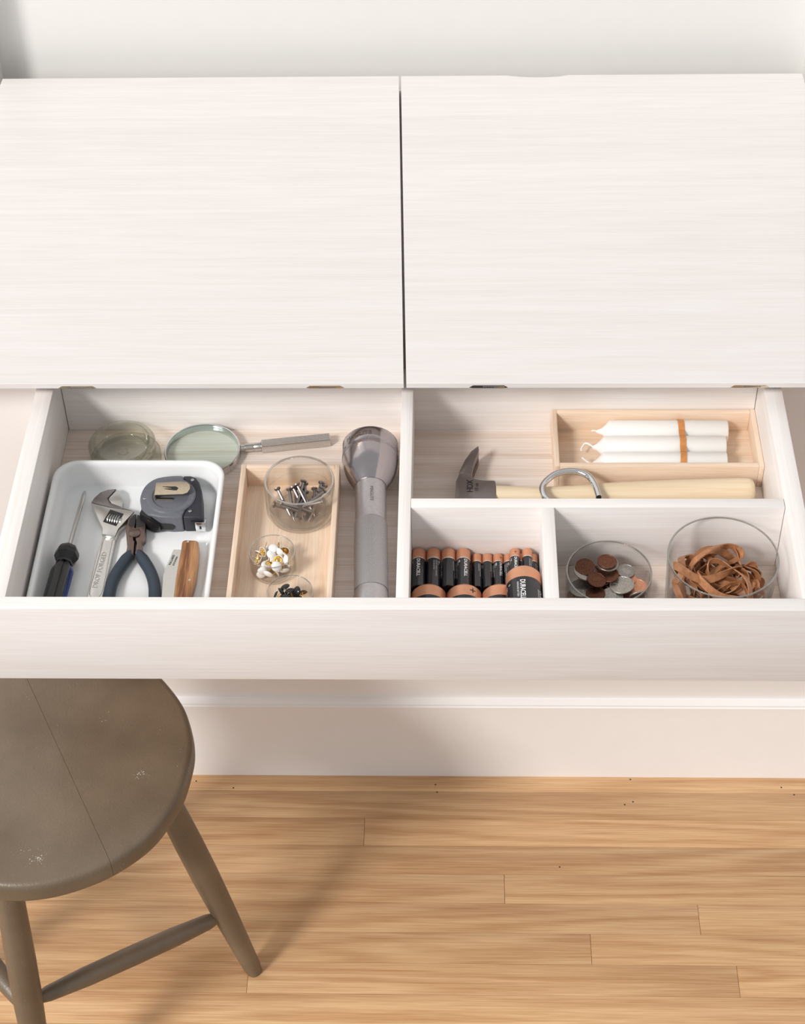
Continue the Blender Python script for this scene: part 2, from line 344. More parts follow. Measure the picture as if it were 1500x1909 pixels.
bs = [(Y, .0), (Y-.010, .0), (Y-.010, .1435), (Y-.0085, .1450), (Y-.0085, .1475), (Y-.006, .1505), (Y-.003, .1515), (Y, .1515)]
tag(sweep_x(bs, -2.4, 2.4).out('baseboard_back', 'trimp', angle=25), kind='structure')

# ---------------------------------------------------------------- the folded-back desk lids
def lid(name, label, xl, xr, ncol=1, scoop=None):
    o = thing(name, label, 'desk lid', (0, 1.70, .711))
    xs = [i/ncol for i in range(ncol+1)]
    L = []
    for u in xs:
        sec = []
        for y, z in [(1.4065, .7327), (1.4072, .733), (1.971, .733), (1.9852, .7318), (1.9858, .7312), (1.9858, .711), (1.4245, .711), (1.4065, .7268)]:
            a = xl(y); b = xr(y); x = a+(b-a)*u
            if scoop and y > 1.97: y -= .0055*scoop(x)
            sec.append((x, y-1.70, z-.711))
        L.append(sec)
    G().loft(L).out('lid_board', 'lid', o, 20)
    return o
xg = lambda y, d: -.0481+d+(y-1.4071)/(1.9858-1.4071)*-.0167
def sc(x):
    if x < .07 or x > .145: return 0
    return math.sin((x-.07)/.075*math.pi)**.7*(.75+.25*(x-.07)/.075)
lidl = lid('desk_lid', 'left pale limed wood desk lid folded flat over the open drawer back', lambda y: -.562, lambda y: xg(y, 0))
lidr = lid('desk_lid', 'right pale limed wood desk lid with a small scoop in its back edge', lambda y: xg(y, .0027), lambda y: .4345, 120, sc)
def hinge(parent, x, dark):
    g = G(); w = .0195
    g.prism([(-w, .0), (-w*.8, .0026), (w*.8, .0026), (w, 0), (w*.8, -.0008), (-w*.8, -.0008)], 0, .0008, mx=T(x, 1.4068-1.70, .0166, rx=R(90)))
    h = g.out('hinge', 'groove' if dark else 'brass', parent)
    k = G()
    for i in range(7): k.lathe([(0, -.0011), (.0011, -.0011), (.0011, .0011), (0, .0011)], 10, mx=T(x-.005+i*.0025, 1.4066-1.70, .0176, ry=R(90)))
    k.out('knuckle', 'dsteel', h)
    G().box(x+.006, x+.0165, 1.4058-1.70, 1.4062-1.70, .0165, .0188).out('leaf', 'brass', h)
for px_x, p, d in ((-.3835, lidl, 0), (-.1285, lidl, 0), (.0385, lidr, 1), (.3035, lidr, 0)): hinge(p, px_x, d)

# ---------------------------------------------------------------- the drawer
D = thing('drawer', 'open pale limed wood drawer with thin dividers, full of tools and small hardware', 'drawer', (-.05, 1.28, .60))
def dpart(name, x0, x1, y0, y1, z0, z1, m, bev=.0006):
    return G().box(x0+.05, x1+.05, y0-1.28, y1-1.28, z0-.60, z1-.60, bev).out(name, m, D)
dpart('front_panel', -.562, .4345, 1.1216, 1.1368, .6065, ZR, 'palex', .0009)
dpart('side_panel', -.4326, -.4143, 1.1370, 1.500, .6115, ZR, 'paley')
dpart('side_panel', .3225, .3407, 1.1370, 1.500, .6115, ZR, 'paley')
dpart('back_panel', -.4137, .3219, 1.4533, 1.4653, .6115, .7015, 'palex')
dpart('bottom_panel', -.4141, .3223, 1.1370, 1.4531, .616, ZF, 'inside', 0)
dpart('divider', -.0508, -.0388, 1.1370, 1.4531, ZF+.0001, ZR, 'paley')
dpart('divider', -.0386, .3219, 1.2539, 1.2660, ZF+.0001, ZR, 'palex')
dpart('divider', .0873, .1000, 1.1370, 1.2537, ZF+.0001, ZR, 'paley')

# ---------------------------------------------------------------- white tray and its tools
TZ = ZF+.003
tr = G(); x0, x1, y0, y1 = -.4098, -.2325, 1.1405, 1.3705
L = [rrect(x0+i, x1-i, y0+i, y1-i, r, z) for i, r, z in ((.009, .017, 0), (.0065, .020, .001), (.003, .023, .028), (.0, .025, .0325), (.0, .025, .034), (.0012, .024, .0350), (.0035, .022, .0350), (.0052, .021, .0335), (.0060, .020, .028), (.0095, .017, .0065), (.012, .015, .0038), (.016, .012, .003))]
tr.loft([[(x+.321, y-1.256, z) for x, y, z in l] for l in L])
tray = tag(tr.out('tray', 'enamel', angle=60, loc=(-.321, 1.256, ZF)), 'white enamel tray with rounded corners holding tools in the drawer', 'tray')

def screwdriver():
    o = thing('screwdriver', 'cross-head screwdriver with a black and blue fluted handle in the white tray', 'screwdriver', (-.3835, 1.262, TZ))
    h = math.atan2(-.3807+.3837, 1.349-1.264)
    mx = T(0, 0, .0122, rx=R(-3.8), rz_=-h) @ ALONG_Y
    G().lathe([(0, .0), (.0023, 0), (.0023, .079), (.0022, .083), (.0011, .0872), (0, .0885)], 16, mx=mx).out('shaft', 'steel', o)
    g = G()
    g.lathe([(.0, .001), (.0072, .001), (.0095, -.001), (.0115, -.005), (.0122, -.008), (.0122, -.013), (.0100, -.018), (.0085, -.021), (.0085, -.024), (0, -.024)], 8, mx=mx @ Matrix.Rotation(R(10), 4, 'Z'))
    g.out('collar', 'black', o, 15)
    def flute(k, m, name):
        g = G(); a = R(60*k); pr = [(-.024, .0080), (-.029, .0104), (-.034, .0114), (-.075, .0112), (-.084, .0118), (-.092, .0105), (-.096, .006)]
        L = []
        for z, r in pr: L.append([(0, 0, z)]+[((r*(1-.08*abs(j)))*math.cos(a+R(9.6*j)), (r*(1-.08*abs(j)))*math.sin(a+R(9.6*j)), z) for j in (-3, -2, -1, 0, 1, 2, 3)])
        g.loft(L, mx=mx @ Matrix.Rotation(R(12), 4, 'Z')); return g.out(name, m, o, 50)
    for k in range(6): flute(k, 'blue' if k == 0 else 'black', 'grip_segment')
    tagp = None
screwdriver()

def wrench():
    o = thing('adjustable_wrench', 'silver adjustable wrench with a screw worm, second tool from the left in the white tray', 'wrench', (-.3447, 1.2933, TZ))
    hd = mm([(-9.6, -.5), (-8.8, -6.2), (-9.0, -17.5), (-11.3, -30.6), (-11.9, -50.9), (-13.1, -89.7), (-14, -118), (-6, -124), (2, -119), (2.9, -89.7), (3.6, -60.0), (4.7, -27.8), (5.0, -9.0), (5.5, -2.3)])
    G().prism(hd, .0005, .0062, .0012).out('handle', 'satin', o, 25)
    b = G().prism(mm([(-26.1, 36.2), (-16.4, 13.9), (-9.6, -.5), (-8.8, -9.0), (5.2, -11.9), (7.1, -1.4), (12.1, 8.1), (20.5, 24.1), (-6.0, 29.4)]), 0, .0098, .0011)
    b.out('head', 'satin', o, 25)
    G().prism(mm([(-26.1, 36.6), (-24.0, 43.6), (-18.8, 51.5), (-11.6, 55.5), (-2.6, 57.0), (-10.2, 42.6), (-5.8, 35.7), (6.2, 29.9), (19.0, 24.9), (-6.0, 30.0)]), .0003, .0095, .0008).out('fixed_jaw', 'dsteel', o, 25)
    G().prism(mm([(-2.2, 57.0), (2.5, 52.5), (6.0, 42.1), (6.2, 30.4), (-5.3, 36.0), (-9.6, 42.6)]), .0003, .0088, .001).out('movable_jaw', 'steel', o, 25)  # lighter steel than the other jaw, its brighter lighting put into the colour
    w = G().prism(mm([(-4.8, 26.0), (9.9, 19.7), (4.5, 2.4), (-9.8, 8.6)]), .0090, .0101).out('worm_slot', 'groove', o)  # dark plate on the head, coloured for the shade inside the worm opening
    d = Vector((14.4, -3.8, 0)).normalized(); g = G()
    for i in range(5):
        g.lathe([(.0036, -.0011), (.0062, -.0004), (.0062, .0004), (.0036, .0011)], 24, closed=True, mx=Matrix.Translation(Vector((-6.0, 14.2, 0))/1000+d*(.0018+i*.0026)+Vector((0, 0, .0072))) @ d.to_track_quat('Z', 'Y').to_matrix().to_4x4())
    g.lathe([(0, 0), (.0038, 0), (.0038, .0155), (0, .0155)], 16, mx=Matrix.Translation(Vector((-.0062, .0144, .0072))) @ d.to_track_quat('Z', 'Y').to_matrix().to_4x4())
    g.out('worm_screw', 'steel', o)
    p = [(x/1000, y/1000, .0062) for x, y in [(-6.9, -12.8), (-3.2, -9.8), (1.2, -11.4), (2.2, -15), (1.8, -37.1), (.7, -87.9), (-10.6, -87.4), (-9.0, -52), (-7.6, -30)]]
    G().tube(smooth_path(p, 4, True), .0005, 6, True).out('panel_rim', 'steel', o)
    a = Vector((-7.0, -79)); bb = Vector((-3.3, -27)); u = (bb-a).normalized(); v = Vector((-u.y, u.x))
    G().text('DROP FORGED', .0071, lambda x, y: ((a+u*x*1000+v*(y*1000-.6)+Vector((1.9, 0))).x/1000, (a+u*x*1000+v*(y*1000-.6)).y/1000, .00655), .01).out('lettering', 'steel', o)
wrench()

def pliers():
    o = thing('diagonal_pliers', 'dark steel cutting pliers with blue grey dipped handles in the white tray', 'pliers', (-.3197, 1.282, TZ))
    G().prism(mm([(-9.7, 16.6), (-9.7, 22.3), (-6.3, 28.6), (-1.8, 30.8), (-1.2, 11), (-.5, -6), (1.2, -8), (2.2, -26.0), (-5.8, -24.9), (-5.6, -15.6), (-7.7, -4.3), (-9.9, 8.0)]), .001, .0110, .0011).out('jaw', 'gun', o, 25)
    G().prism(mm([(-1.1, 30.2), (3.4, 28.1), (7.5, 20.4), (9.8, 12.8), (11.2, -2.4), (8.0, -7.1), (11.3, -23.0), (12.6, -24.8), (3.6, -26.0), (3.4, -10), (1.8, -6), (-.2, 11)]), .001, .0106, .0011).out('jaw', 'gun', o, 25)
    G().prism(mm([(-8.2, 13.2), (-7.6, 22.3), (-4.1, 27.6), (-1.9, 29.0), (-1.3, 11.2)]), .0108, .01125, .0002).out('cutting_edge', 'groove', o)
    G().prism(mm([(-.8, 29), (3.5, 27.2), (7.1, 20.4), (8.1, 13.2), (-.1, 11.0)]), .0104, .0109, .0002).out('cutting_edge', 'groove', o)
    G().lathe([(0, 0), (.0062, 0), (.0062, .0117), (.0055, .0121), (0, .0123)], 28, mx=T(-.0003, .0030, 0)).out('pivot', 'gun', o)
    for pts in ([(-1.2, -20), (-4.0, -27), (-7.0, -34.1), (-12.0, -47.8), (-15.3, -63.2), (-15.6, -80.2), (-14.5, -98), (-12, -112)], [(5.8, -20), (9.6, -26.5), (14.2, -34.0), (21.2, -46.8), (26.6, -62.2), (29.2, -80.0), (29.4, -98), (27.5, -112)]):
        P = smooth_path([(x/1000, y/1000, .0068) for x, y in pts], 5); n = len(P)
        rr = [.0040+.0021*min(1, i/7) if i < 8 else .0061 for i in range(n)]; rr[-1] = .003; rr[-2] = .005
        G().tube(P, rr, 16, sec=[(math.cos(a*math.pi/8)*1.03, math.sin(a*math.pi/8)*1.0) for a in range(16)], upv=(0, 0, 1)).out('grip', 'grip', o, 50)
pliers()

def tape():
    o = thing('tape_measure', 'slate grey tape measure with a brass belt clip in the white tray', 'tape measure', (-.283, 1.32, TZ))
    main = mm([(-34.4, 0), (-34.9, 9), (-32.6, 20.0), (-27.3, 28.6), (-19.5, 34.1), (-5.9, 37.0), (5.0, 37.3), (9.0, 27.8), (16, 14), (19, 6), (17, -3), (13.6, -11.1), (11.3, -20.2), (11.3, -23.2), (.7, -24.0), (-13, -22.6), (-24.2, -19.3), (-30.9, -12.5)])
    main = [tuple(p[:2]) for p in smooth_path([(x, y, 0) for x, y in [main[-1]]+main[:7]], 4)][4:]+main[7:]
    G().prism(main, 0, .0222, .0022, seg=3).out('case', 'tgrey', o, 30)
    rub = mm([(5.6, 37.3), (13.6, 37.5), (19.5, 34.5), (23.8, 28), (27.8, 14.5), (30.0, -4.9), (31.6, -22.6), (11.9, -23.2), (11.9, -20.2), (14.2, -11.1), (17.6, -3), (19.6, 6), (16.6, 14), (9.6, 27.8)])
    G().prism(rub, 0, .0216, .002, seg=3).out('rubber_end', 'tdark', o, 30)
    G().lathe([(.0, .0218), (.0175, .0218), (.0182, .0224), (.0192, .0236), (.0232, .0240), (.0246, .0236), (.0256, .0222), (.0256, .0215), (0, .0215)], 64, mx=T(-.0035, .0068, 0)).out('boss', 'tgrey', o)
    c = G().loft([[(x, y, z) for x, y in ((-.0185, .0005), (-.0175, .0182), (.006, .0200), (.0125, .0190), (.0160, .0150), (.0165, .0090), (.0145, .0040), (.0100, .0018))] for z in (.0292, .0300)])
    c.box(-.0190, -.0178, .0005, .0182, .0225, .0298)
    c.box(-.0185, -.001, .0005, .0025, .0225, .0240)
    cl = c.out('belt_clip', 'brass', o, 30)
    G().prism([(-.012, .0125), (.002, .0125), (.0045, .0105), (.0035, .0075), (.001, .0072), (-.010, .0092), (.000, .0100)], .0300, .0303).out('cutout', 'groove', cl)
    for x, y in ((-.0300, .0030), (.0165, .0298), (.0185, -.0150)):
        s = G().lathe([(0, .0205), (.0017, .0205), (.0017, .0227), (.0012, .0230), (0, .0230)], 16, mx=T(x, y, 0)).out('screw', 'chrome', o)
        G().box(x-.0012, x+.0012, y-.0002, y+.0002, .0228, .0232).out('screw_slot', 'groove', s)
    # lock slider and its slot on the curved front
    G().prism([(-.011, .0046), (.005, .0046), (.0078, .0075), (.0078, .0100), (.005, .0125), (-.011, .0125)], 0, .0016, mx=T(-.005, -.0228, 0, rx=R(90), rz_=R(-3))).out('slot', 'groove', o)
    g = G().loft([[(-.0315+a, -.011+b, .003), (-.0165+a, -.0185+b, .002), (-.0100+a, -.0200+b, .0058), (-.0105+a, -.0200+b, .0125), (-.0200+a, -.0165+b, .0195), (-.0315+a, -.0095+b, .0205)] for a, b in ((0, 0), (-.0015, -.0075))])
    g.out('lock_slider', 'black', o, 30)
    G().box(.0195, .0280, -.0246, -.0232, .003, .0165, .0004).out('tape_mouth', 'ink', o)
    hk = G().box(.0240, .0345, -.0262, -.0252, .0035, .0165, .0004).box(.0335, .0345, -.0262, -.0190, .0035, .0165, .0003).out('end_hook', 'chrome', o)
    G().box(.0280, .0300, -.0265, -.0260, .0075, .0115).out('hook_slot', 'ink', hk)
tape()

def knife():
    o = thing('pruning_knife', 'short steel bladed knife with a brown wooden handle at the right of the white tray', 'knife', (-.262, 1.235, TZ))
    G().prism(mm([(-8.3, 37.6), (-4, 38.2), (7.5, 37.8), (8.9, 34.6), (10.4, 14.5), (10.6, -10.2), (8.3, -38.2), (7.0, -62), (0, -68), (-8, -64), (-8.6, -38.3), (-9.2, -12.7), (-8.7, 9.5), (-8.0, 24.5)]), 0, .0145, .0032, seg=4).out('handle', 'walnut', o, 40)
    G().prism(mm([(-16.4, 29.2), (-6.4, 29.2), (-6, 14.1), (-7.9, -10.5), (-7.7, -33.8), (-7, -60), (-19, -60), (-21.1, -33.8), (-22.8, -5.7), (-20.9, 6.7)]), .0070, .0086).out('blade', 'satin', o)
    for x, y in ((.0050, -.0175), (-.0018, .0345)): G().lathe([(0, .0130), (.0014, .0130), (.0014, .0147), (0, .0149)], 14, mx=T(x, y, 0)).out('rivet', 'brass', o)
    a = Vector((-17.2, 8.0)); u = (Vector((-13.0, 27.5))-a).normalized(); v = Vector((-u.y, u.x))
    for i, (t, s) in enumerate((('PALLARES', .0032), ('SOLSONA', .0028))):
        G().text(t, s, lambda x, y: tuple((Vector((a.x, a.y))+u*x*1000+v*(y*1000-3.6*i-.2)+Vector((0, -.0)))/1000)+(.00875,), .01).out('lettering', 'ink', o)
knife()

# ---------------------------------------------------------------- birch boxes
def birch_box(name, label, x0, x1, y0, y1, h, m1, m2, t=.0052):
    o = thing(name, label, 'box', ((x0+x1)/2, (y0+y1)/2, ZF)); w = (x1-x0)/2; d = (y1-y0)/2
    G().box(-w, -w+t, -d, d, 0, h, .0005).out('side', m2, o); G().box(w-t, w, -d, d, 0, h, .0005).out('side', m2, o)
    G().box(-w+t+.0001, w-t-.0001, d-t, d, 0, h, .0005).out('end', m1, o); G().box(-w+t+.0001, w-t-.0001, -d, -d+t, 0, h, .0005).out('end', m1, o)
    G().box(-w+t, w-t, -d+t, d-t, 0, .004).out('bottom', m2 if d > w else m1, o, smooth=False)
birch_box('wooden_box', 'open pale wooden box with glass jars in it, left of the flashlight', -.2170, -.1148, 1.1450, 1.3685, .030, 'birch', 'birchy')
birch_box('wooden_box', 'open pale wooden box holding the candles, against the back of the drawer', .1072, .3222, 1.3660, 1.4525, .030, 'birch', 'birchy')
BZ = ZF+.004

# ---------------------------------------------------------------- flashlight
def flashlight():
    a = Vector((-.0842, 1.3985, ZF+.0296)); b = Vector((-.0757, 1.150, ZF+.0176)); d = (a-b).normalized()
    o = thing('flashlight', 'large grey metal flashlight with a knurled grip, lying head to the back', 'flashlight', a)
    o.rotation_euler = d.to_track_quat('Y', 'Z').to_euler()
    A = ALONG_Y
    hd = G().lathe([(.0, -.004), (.0262, -.004), (.0266, 0), (.0284, -.0006), (.0292, -.002), (.0292, -.0165), (.0288, -.0172), (.0288, -.0178), (.0292, -.0184), (.0292, -.0228), (.0289, -.0245), (.0283, -.030), (.0270, -.037), (.0248, -.044), (.0218, -.051), (.0188, -.057), (.0172, -.060), (.0166, -.0612), (0, -.0612)], 80, mx=A).out('head', 'torch', o, 30)
    G().lathe([(0, -.0044), (.0245, -.0035), (.0255, -.0022), (.0, -.0022)], 40, mx=A).out('lens', 'glass', hd)
    g = G()
    for k in range(110):
        an = 2*math.pi*k/110; g.box(-.0003, .0003, -.0225, -.0188, .0290, .02945, mx=Matrix.Rotation(an, 4, 'Y'))
    g.out('bezel_ridges', 'torchs', hd)
    g = G().text('MAGLITE', .0075, lambda x, y: ((.0294)*math.sin(x/.0292-.95), y-.0125, .0294*math.cos(x/.0292-.95)), .0)
    g.out('lettering', 'dsteel', hd)
    G().lathe([(0, -.060), (.0158, -.060), (.0160, -.0615), (.0158, -.063), (.0158, -.108), (.0166, -.112), (0, -.112)], 60, mx=A).out('barrel', 'torchs', o)
    G().text('MAGLITE', .0050, lambda x, y: (.0161*math.sin(y/.016+.0), -.073-x, .0161*math.cos(y/.016))).out('lettering', 'dsteel', o)
    G().lathe([(0, -.112), (.0164, -.112), (.0168, -.1135), (.0168, -.200), (0, -.200)], 80, mx=A).out('grip', 'knurl', o, uvcyl=True)
    G().lathe([(0, -.2002), (.0165, -.2002), (.0168, -.204), (.0175, -.206), (.0175, -.236), (.0165, -.242), (0, -.243)], 60, mx=A).out('tail_cap', 'torchs', o)
flashlight()

# ---------------------------------------------------------------- magnifier and glass dish behind the tray
def magnifier():
    c = Vector((-.2640, 1.4125, ZF)); o = thing('magnifying_glass', 'round steel magnifying glass with a ribbed handle behind the white tray', 'magnifying glass', c)
    G().lathe([(.0385, .0), (.0402, 0), (.0406, .0015), (.0402, .0030), (.0406, .0050), (.0402, .0068), (.0406, .0088), (.0400, .0100), (.0386, .0100), (.0382, .0090), (.0382, .001)], 80, closed=True).out('rim', 'chrome', o)
    G().lathe([(0, .0025), (.020, .0030), (.0381, .0045), (.0381, .0058), (.020, .0082), (0, .0092)], 64).out('lens', 'lens', o)
    p0 = Vector((-.2235, 1.4180, ZF+.0058))-c; p1 = Vector((-.2020, 1.4207, ZF+.0058))-c; p2 = Vector((-.1286, 1.4312, ZF+.0058))-c
    q = (p2-p1).normalized().to_track_quat('Y', 'Z').to_matrix().to_4x4(); l = (p1-p0).length
    G().lathe([(0, 0), (.0036, 0), (.0036, .004), (.0045, .0045), (.0045, .013), (.0040, .0135), (.0048, .015), (.0048, l), (0, l)], 20, mx=Matrix.Translation(p0) @ q @ ALONG_Y).out('neck', 'steel', o)
    L = (p2-p1).length; g = G()
    g.box(-.0052, .0052, 0, L, -.0052, .0052, .0012, mx=Matrix.Translation(p1) @ q)
    hd = g.out('handle', 'steel', o)
    g = G()
    for k in range(9):
        x = -.0044+k*.0011; g.box(x-.0003, x+.0003, .001, L-.001, .0050, .0055, mx=Matrix.Translation(p1) @ q)
    g.out('handle_ribs', 'steel', hd)
magnifier()
tag(G().lathe([(0, 0), (.0365, 0), (.0376, .0006), (.0376, .0036), (.0368, .0040), (.0362, .0022), (0, .0020)], 64).out('glass_saucer', 'glassg', loc=(-.3455, 1.4088, ZF)), 'thin flat clear glass saucer lying under the round glass dish', 'saucer')
dsh = thing('glass_dish', 'shallow round thick clear glass dish in the back left corner of the drawer', 'dish', (-.3487, 1.4122, ZF+.0041))
G().lathe([(0, 0), (.031, 0), (.0335, .0015), (.0350, .005), (.0356, .012), (.0356, .0145), (.0345, .0160), (.0325, .0162), (.0310, .0166), (.0296, .0160), (.0285, .013), (.0265, .006), (.0250, .0035), (.0235, .0028), (0, .0026)], 72).out('bowl', 'glassg', dsh)
for r_, z_ in ((.0300, .0167), (.0250, .0040), (.0052, .0030)):
    G().lathe([(r_-.0005, z_-.0003), (r_+.0005, z_-.0003), (r_+.0004, z_+.0005), (r_-.0004, z_+.0005)], 60, closed=True).out('moulded_ring', 'glassg', dsh)

# ---------------------------------------------------------------- glass vessels
def vessel(name, label, x, y, z, r, h, t, base, seg=80, taper=.0, ridge=None, m='glass', rim='glassr'):
    o = thing(name, label, 'glass bowl', (x, y, z))
    rb = r-taper; c = min(.006, h*.2)
    pr = [(0, 0), (rb-c, 0), (rb-c*.3, c*.3), (rb, c)]+[(rb+(r-rb)*k/6, c+(h-c)*k/6) for k in range(1, 6)]+[(r, h-.0006), (r-t*.5, h), (r-t, h-.0006)]
    pr += [(rb-t+(r-rb)*k/6, base+c*.6+(h-base-c*.6)*k/6) for k in range(5, 0, -1)]+[(rb-t, base+c*.7), (rb-t-c*.4, base+c*.15), (rb-t-c, base), (0, base)]
    G().lathe(pr, seg).out('bowl', m, o, 60)
    G().lathe([(r-t*.9, h-.0004), (r-t*.1, h-.0004), (r-t*.15, h+.0005), (r-t*.85, h+.0005)], seg, closed=True).out('rim', rim, o)
    if ridge:
        for zz in ridge: G().lathe([(r-.0002, zz-.0006), (r+.0005, zz), (r-.0002, zz+.0006)], seg, closed=True).out('moulded_ring', m, o)
    return o
M['glassr'] = glass('rim_glass', (.80, .80, .78), (.42, .42, .40), .9, .14, 1.3)
M['glassp'] = glass('fine_rim_glass', (.93, .93, .92), (.80, .80, .79), .9, .22, 1.6)
M['glassk'] = glass('thick_glass', (1, 1, .998), (.78, .79, .77), .9, .015, 3.0)
vessel('glass_jar', 'thick round clear glass jar of steel nails in the left wooden box', -.1535, 1.3262, BZ, .0358, .0445, .0028, .004, ridge=(.0215, .0415), m='glassk', rim='glassp')
vessel('glass_bowl', 'small thin glass bowl full of white thumbtacks in the left wooden box', -.1765, 1.2435, BZ, .0228, .0275, .0011, .0015, rim='glassp')
vessel('glass_bowl', 'small thin glass bowl of black thumbtacks nearest the drawer front', -.1553, 1.1895, BZ, .0226, .0275, .0011, .0015, rim='glassp')
vessel('glass_bowl', 'glass bowl full of loose coins beside the batteries', .1522, 1.2040, ZF, .0413, .0455, .0016, .002, taper=.001)
vessel('glass_bowl', 'tall wide glass bowl of tan rubber bands in the front right corner of the drawer', .2580, 1.1990, ZF, .0528, .0722, .0019, .003, taper=.003)

# nails in the jar
def nail_proto(kind):
    o = thing('nail', 'thin steel nail lying in the heap at the bottom of the glass jar', 'nail', group='steel nails heaped in the glass jar')
    G().lathe([(0, 0), (.0008, .0025), (.0016, .0042), (.0016, .034), (0, .034)], 9).out('shank', 'dsteel', o)
    G().lathe([(.0, .0325), (.0016, .0330), (.0034, .0347), (.0034, .0358), (0, .0362)], 12).out('nail_head', 'dsteel' if kind else 'steel', o)
    return o
npz = nail_proto(1); first = True; rn = random.Random(11)
cx, cy = -.1535, 1.3262
spec = []
for i in range(26):
    a = rn.uniform(R(66), R(122)) if i < 19 else rn.uniform(0, 2*math.pi)
    lean = rn.uniform(R(4), R(30)); k = i % 11
    tip = Vector((cx+.004+rn.uniform(-.012, .012), cy-.021+rn.uniform(-.004, .010), BZ+.0062+.0013*(i//3)))
    d = Vector((math.cos(a)*math.cos(lean), math.sin(a)*math.cos(lean), math.sin(lean)))
    if i in (19, 22, 25): a = R(165+i); d = Vector((math.cos(a), -math.sin(a)*.1+.25, .12)).normalized()
    for _ in range(40):
        e = tip+d*.036; rad = Vector((e.x-cx, e.y-cy)); tr2 = Vector((tip.x-cx, tip.y-cy))
        if rad.length > .0305: tip -= Vector((rad.x, rad.y, 0))*.1
        if tr2.length > .0300: tip -= Vector((tr2.x, tr2.y, 0))*.1
        if e.z > BZ+.040: d = Vector((d.x, d.y, d.z*.8)).normalized()
    spec.append((tip, d))
for i, (p, d) in enumerate(spec):
    q = d.to_track_quat('Z', 'Y').to_euler()
    if i == 0: npz.location = p; npz.rotation_euler = q
    else: copy_thing(npz, p, q)

# thumbtacks
def tack_proto(m, label, group):
    o = thing('thumbtack', label, 'thumbtack', group=group)
    G().lathe([(0, .0022), (.0025, .0020), (.0042, .0012), (.0050, .0002), (.0051, -.0003), (.0046, -.0003)], 20).out('cap', m, o, 60)
    G().lathe([(.0046, -.0002), (.0040, .0007), (.0018, .0011), (.0008, .0006), (.00055, 0), (.0005, -.0065), (0, -.0085)], 16).out('pin', 'goldm', o, 60)
    return o
def pile(proto, cx, cy, z0, rin, n, seed, zmax, sep, face=None):
    rn = random.Random(seed); done = []
    for i in range(n):
        best = None
        for t in range(260):
            a = rn.uniform(0, 2*math.pi); rr = rin*math.sqrt(rn.random()); z = z0+(zmax-z0)*rn.random()**1.1
            p = Vector((cx+rr*math.cos(a), cy+rr*math.sin(a), z)); dm = min([(p-q).length for q in done] or [1])
            if dm > sep: best = p; break
            if best is None or dm > best[1]: best = (p, dm)
        if isinstance(best, tuple): best = best[0]
        done.append(best); rot = (rn.uniform(-3.1, 3.1), rn.uniform(-1.2, 1.2), rn.uniform(0, 6.28)) if face is None else (rn.uniform(-face, face), rn.uniform(-face, face), rn.uniform(0, 6))
        if i == 0: proto.location = best; proto.rotation_euler = rot
        else: copy_thing(proto, best, rot)
pile(tack_proto('tackw', 'white capped thumbtack with a gold pin in the small glass bowl', 'white thumbtacks in the small glass bowl'), -.1765, 1.2425, BZ+.0065, .0168, 36, 3, BZ+.0235, .0064)
pile(tack_proto('tackb', 'black capped thumbtack in the small glass bowl nearest the drawer front', 'black thumbtacks in the small glass bowl'), -.1553, 1.1895, BZ+.0065, .0162, 24, 8, BZ+.0225, .0070, 1.1)

# ---------------------------------------------------------------- hammer and steel loop
def hammer():
    o = thing('claw_hammer', 'claw hammer with a dark steel head and pale wooden handle, lying on its side', 'hammer', (.0277, 1.34, ZF))
    h = G(); up_ = mm([(-23.0, -13.9), (-22.3, 10.9), (-18.6, 26.1), (-13.1, 42.4), (-6.3, 56.0), (1.2, 64.4), (1.8, 58.0), (.4, 52.1), (-1.7, 45.3), (-4.5, 33.8), (-5.9, 24.2), (-5.0, 17.0), (-2.0, 13.7), (6.6, 12.0), (17.2, 12.0), (18.4, 10.0), (18.7, -13.0), (17.0, -14.8), (-2, -15), (-4, -26), (-4, -34), (-20, -34), (-20, -26)])
    h.prism(up_[:1]+up_[1:2]+[(-.0190, .022), (-.0065, .022)]+up_[11:], .0015, .0232, .0010)
    h.lathe([(0, -.036), (.0108, -.036), (.0112, -.038), (.0112, -.046), (.010, -.048), (0, -.048)], 32, mx=T(-.012, -.018, .0122) @ ALONG_Y)
    h.out('head', 'dsteel', o, 25)
    cl = [(x, y) for x, y in up_[2:11]]+[(-.0060, .019), (-.0195, .019)]
    for z0, z1, s in ((.0132, .0228, 1), (.0008, .0088, -1)):
        L = []
        g = G().prism(cl, z0, z1, .0007); g.out('claw', 'dsteel' if s == 1 else 'gun', o, 25)
    # oval handle
    ys = [(.0187, -.0015, .0112, .0100), (.035, -.0020, .0108, .0102), (.060, -.0030, .0100, .0100), (.095, -.0015, .0108, .0104), (.127, .0005, .0122, .0114), (.170, .0020, .0135, .0124), (.230, .0040, .0145, .0130), (.268, .0050, .0148, .0131), (.277, .0052, .0145, .0128), (.2815, .0054, .0125, .0112), (.2832, .0054, .008, .008)]
    G().loft([[(x, yc+a*math.cos(k*math.pi/12), .0140+b*math.sin(k*math.pi/12)) for k in range(24)] for x, yc, a, b in ys]).out('handle', 'ash', o, 50)
    zt = .0234
    g = G().text('HDX', .0088, lambda x, y: (-.0052-y, -.0055+x*.92, zt), .02); g.out('lettering', 'ink', o)
    g = G().text('10 oz', .0056, lambda x, y: (.0005-y, -.0040+x*.9, zt), .0); g.out('lettering', 'ink', o)
hammer()
rp_ = [(29.7, -20.2), (27.7, -7.9), (24.5, 3.0), (19.4, 10.8), (12.0, 15.1), (3.8, 16.7), (-4.5, 15.5), (-14.0, 11.6), (-21.9, 3.7), (-26.3, -4.1), (-26.6, -12.6), (-23.9, -21.0), (-16, -30), (-2, -35.5)]
P = smooth_path([(x/1000, y/1000, 0) for x, y in rp_], 6)
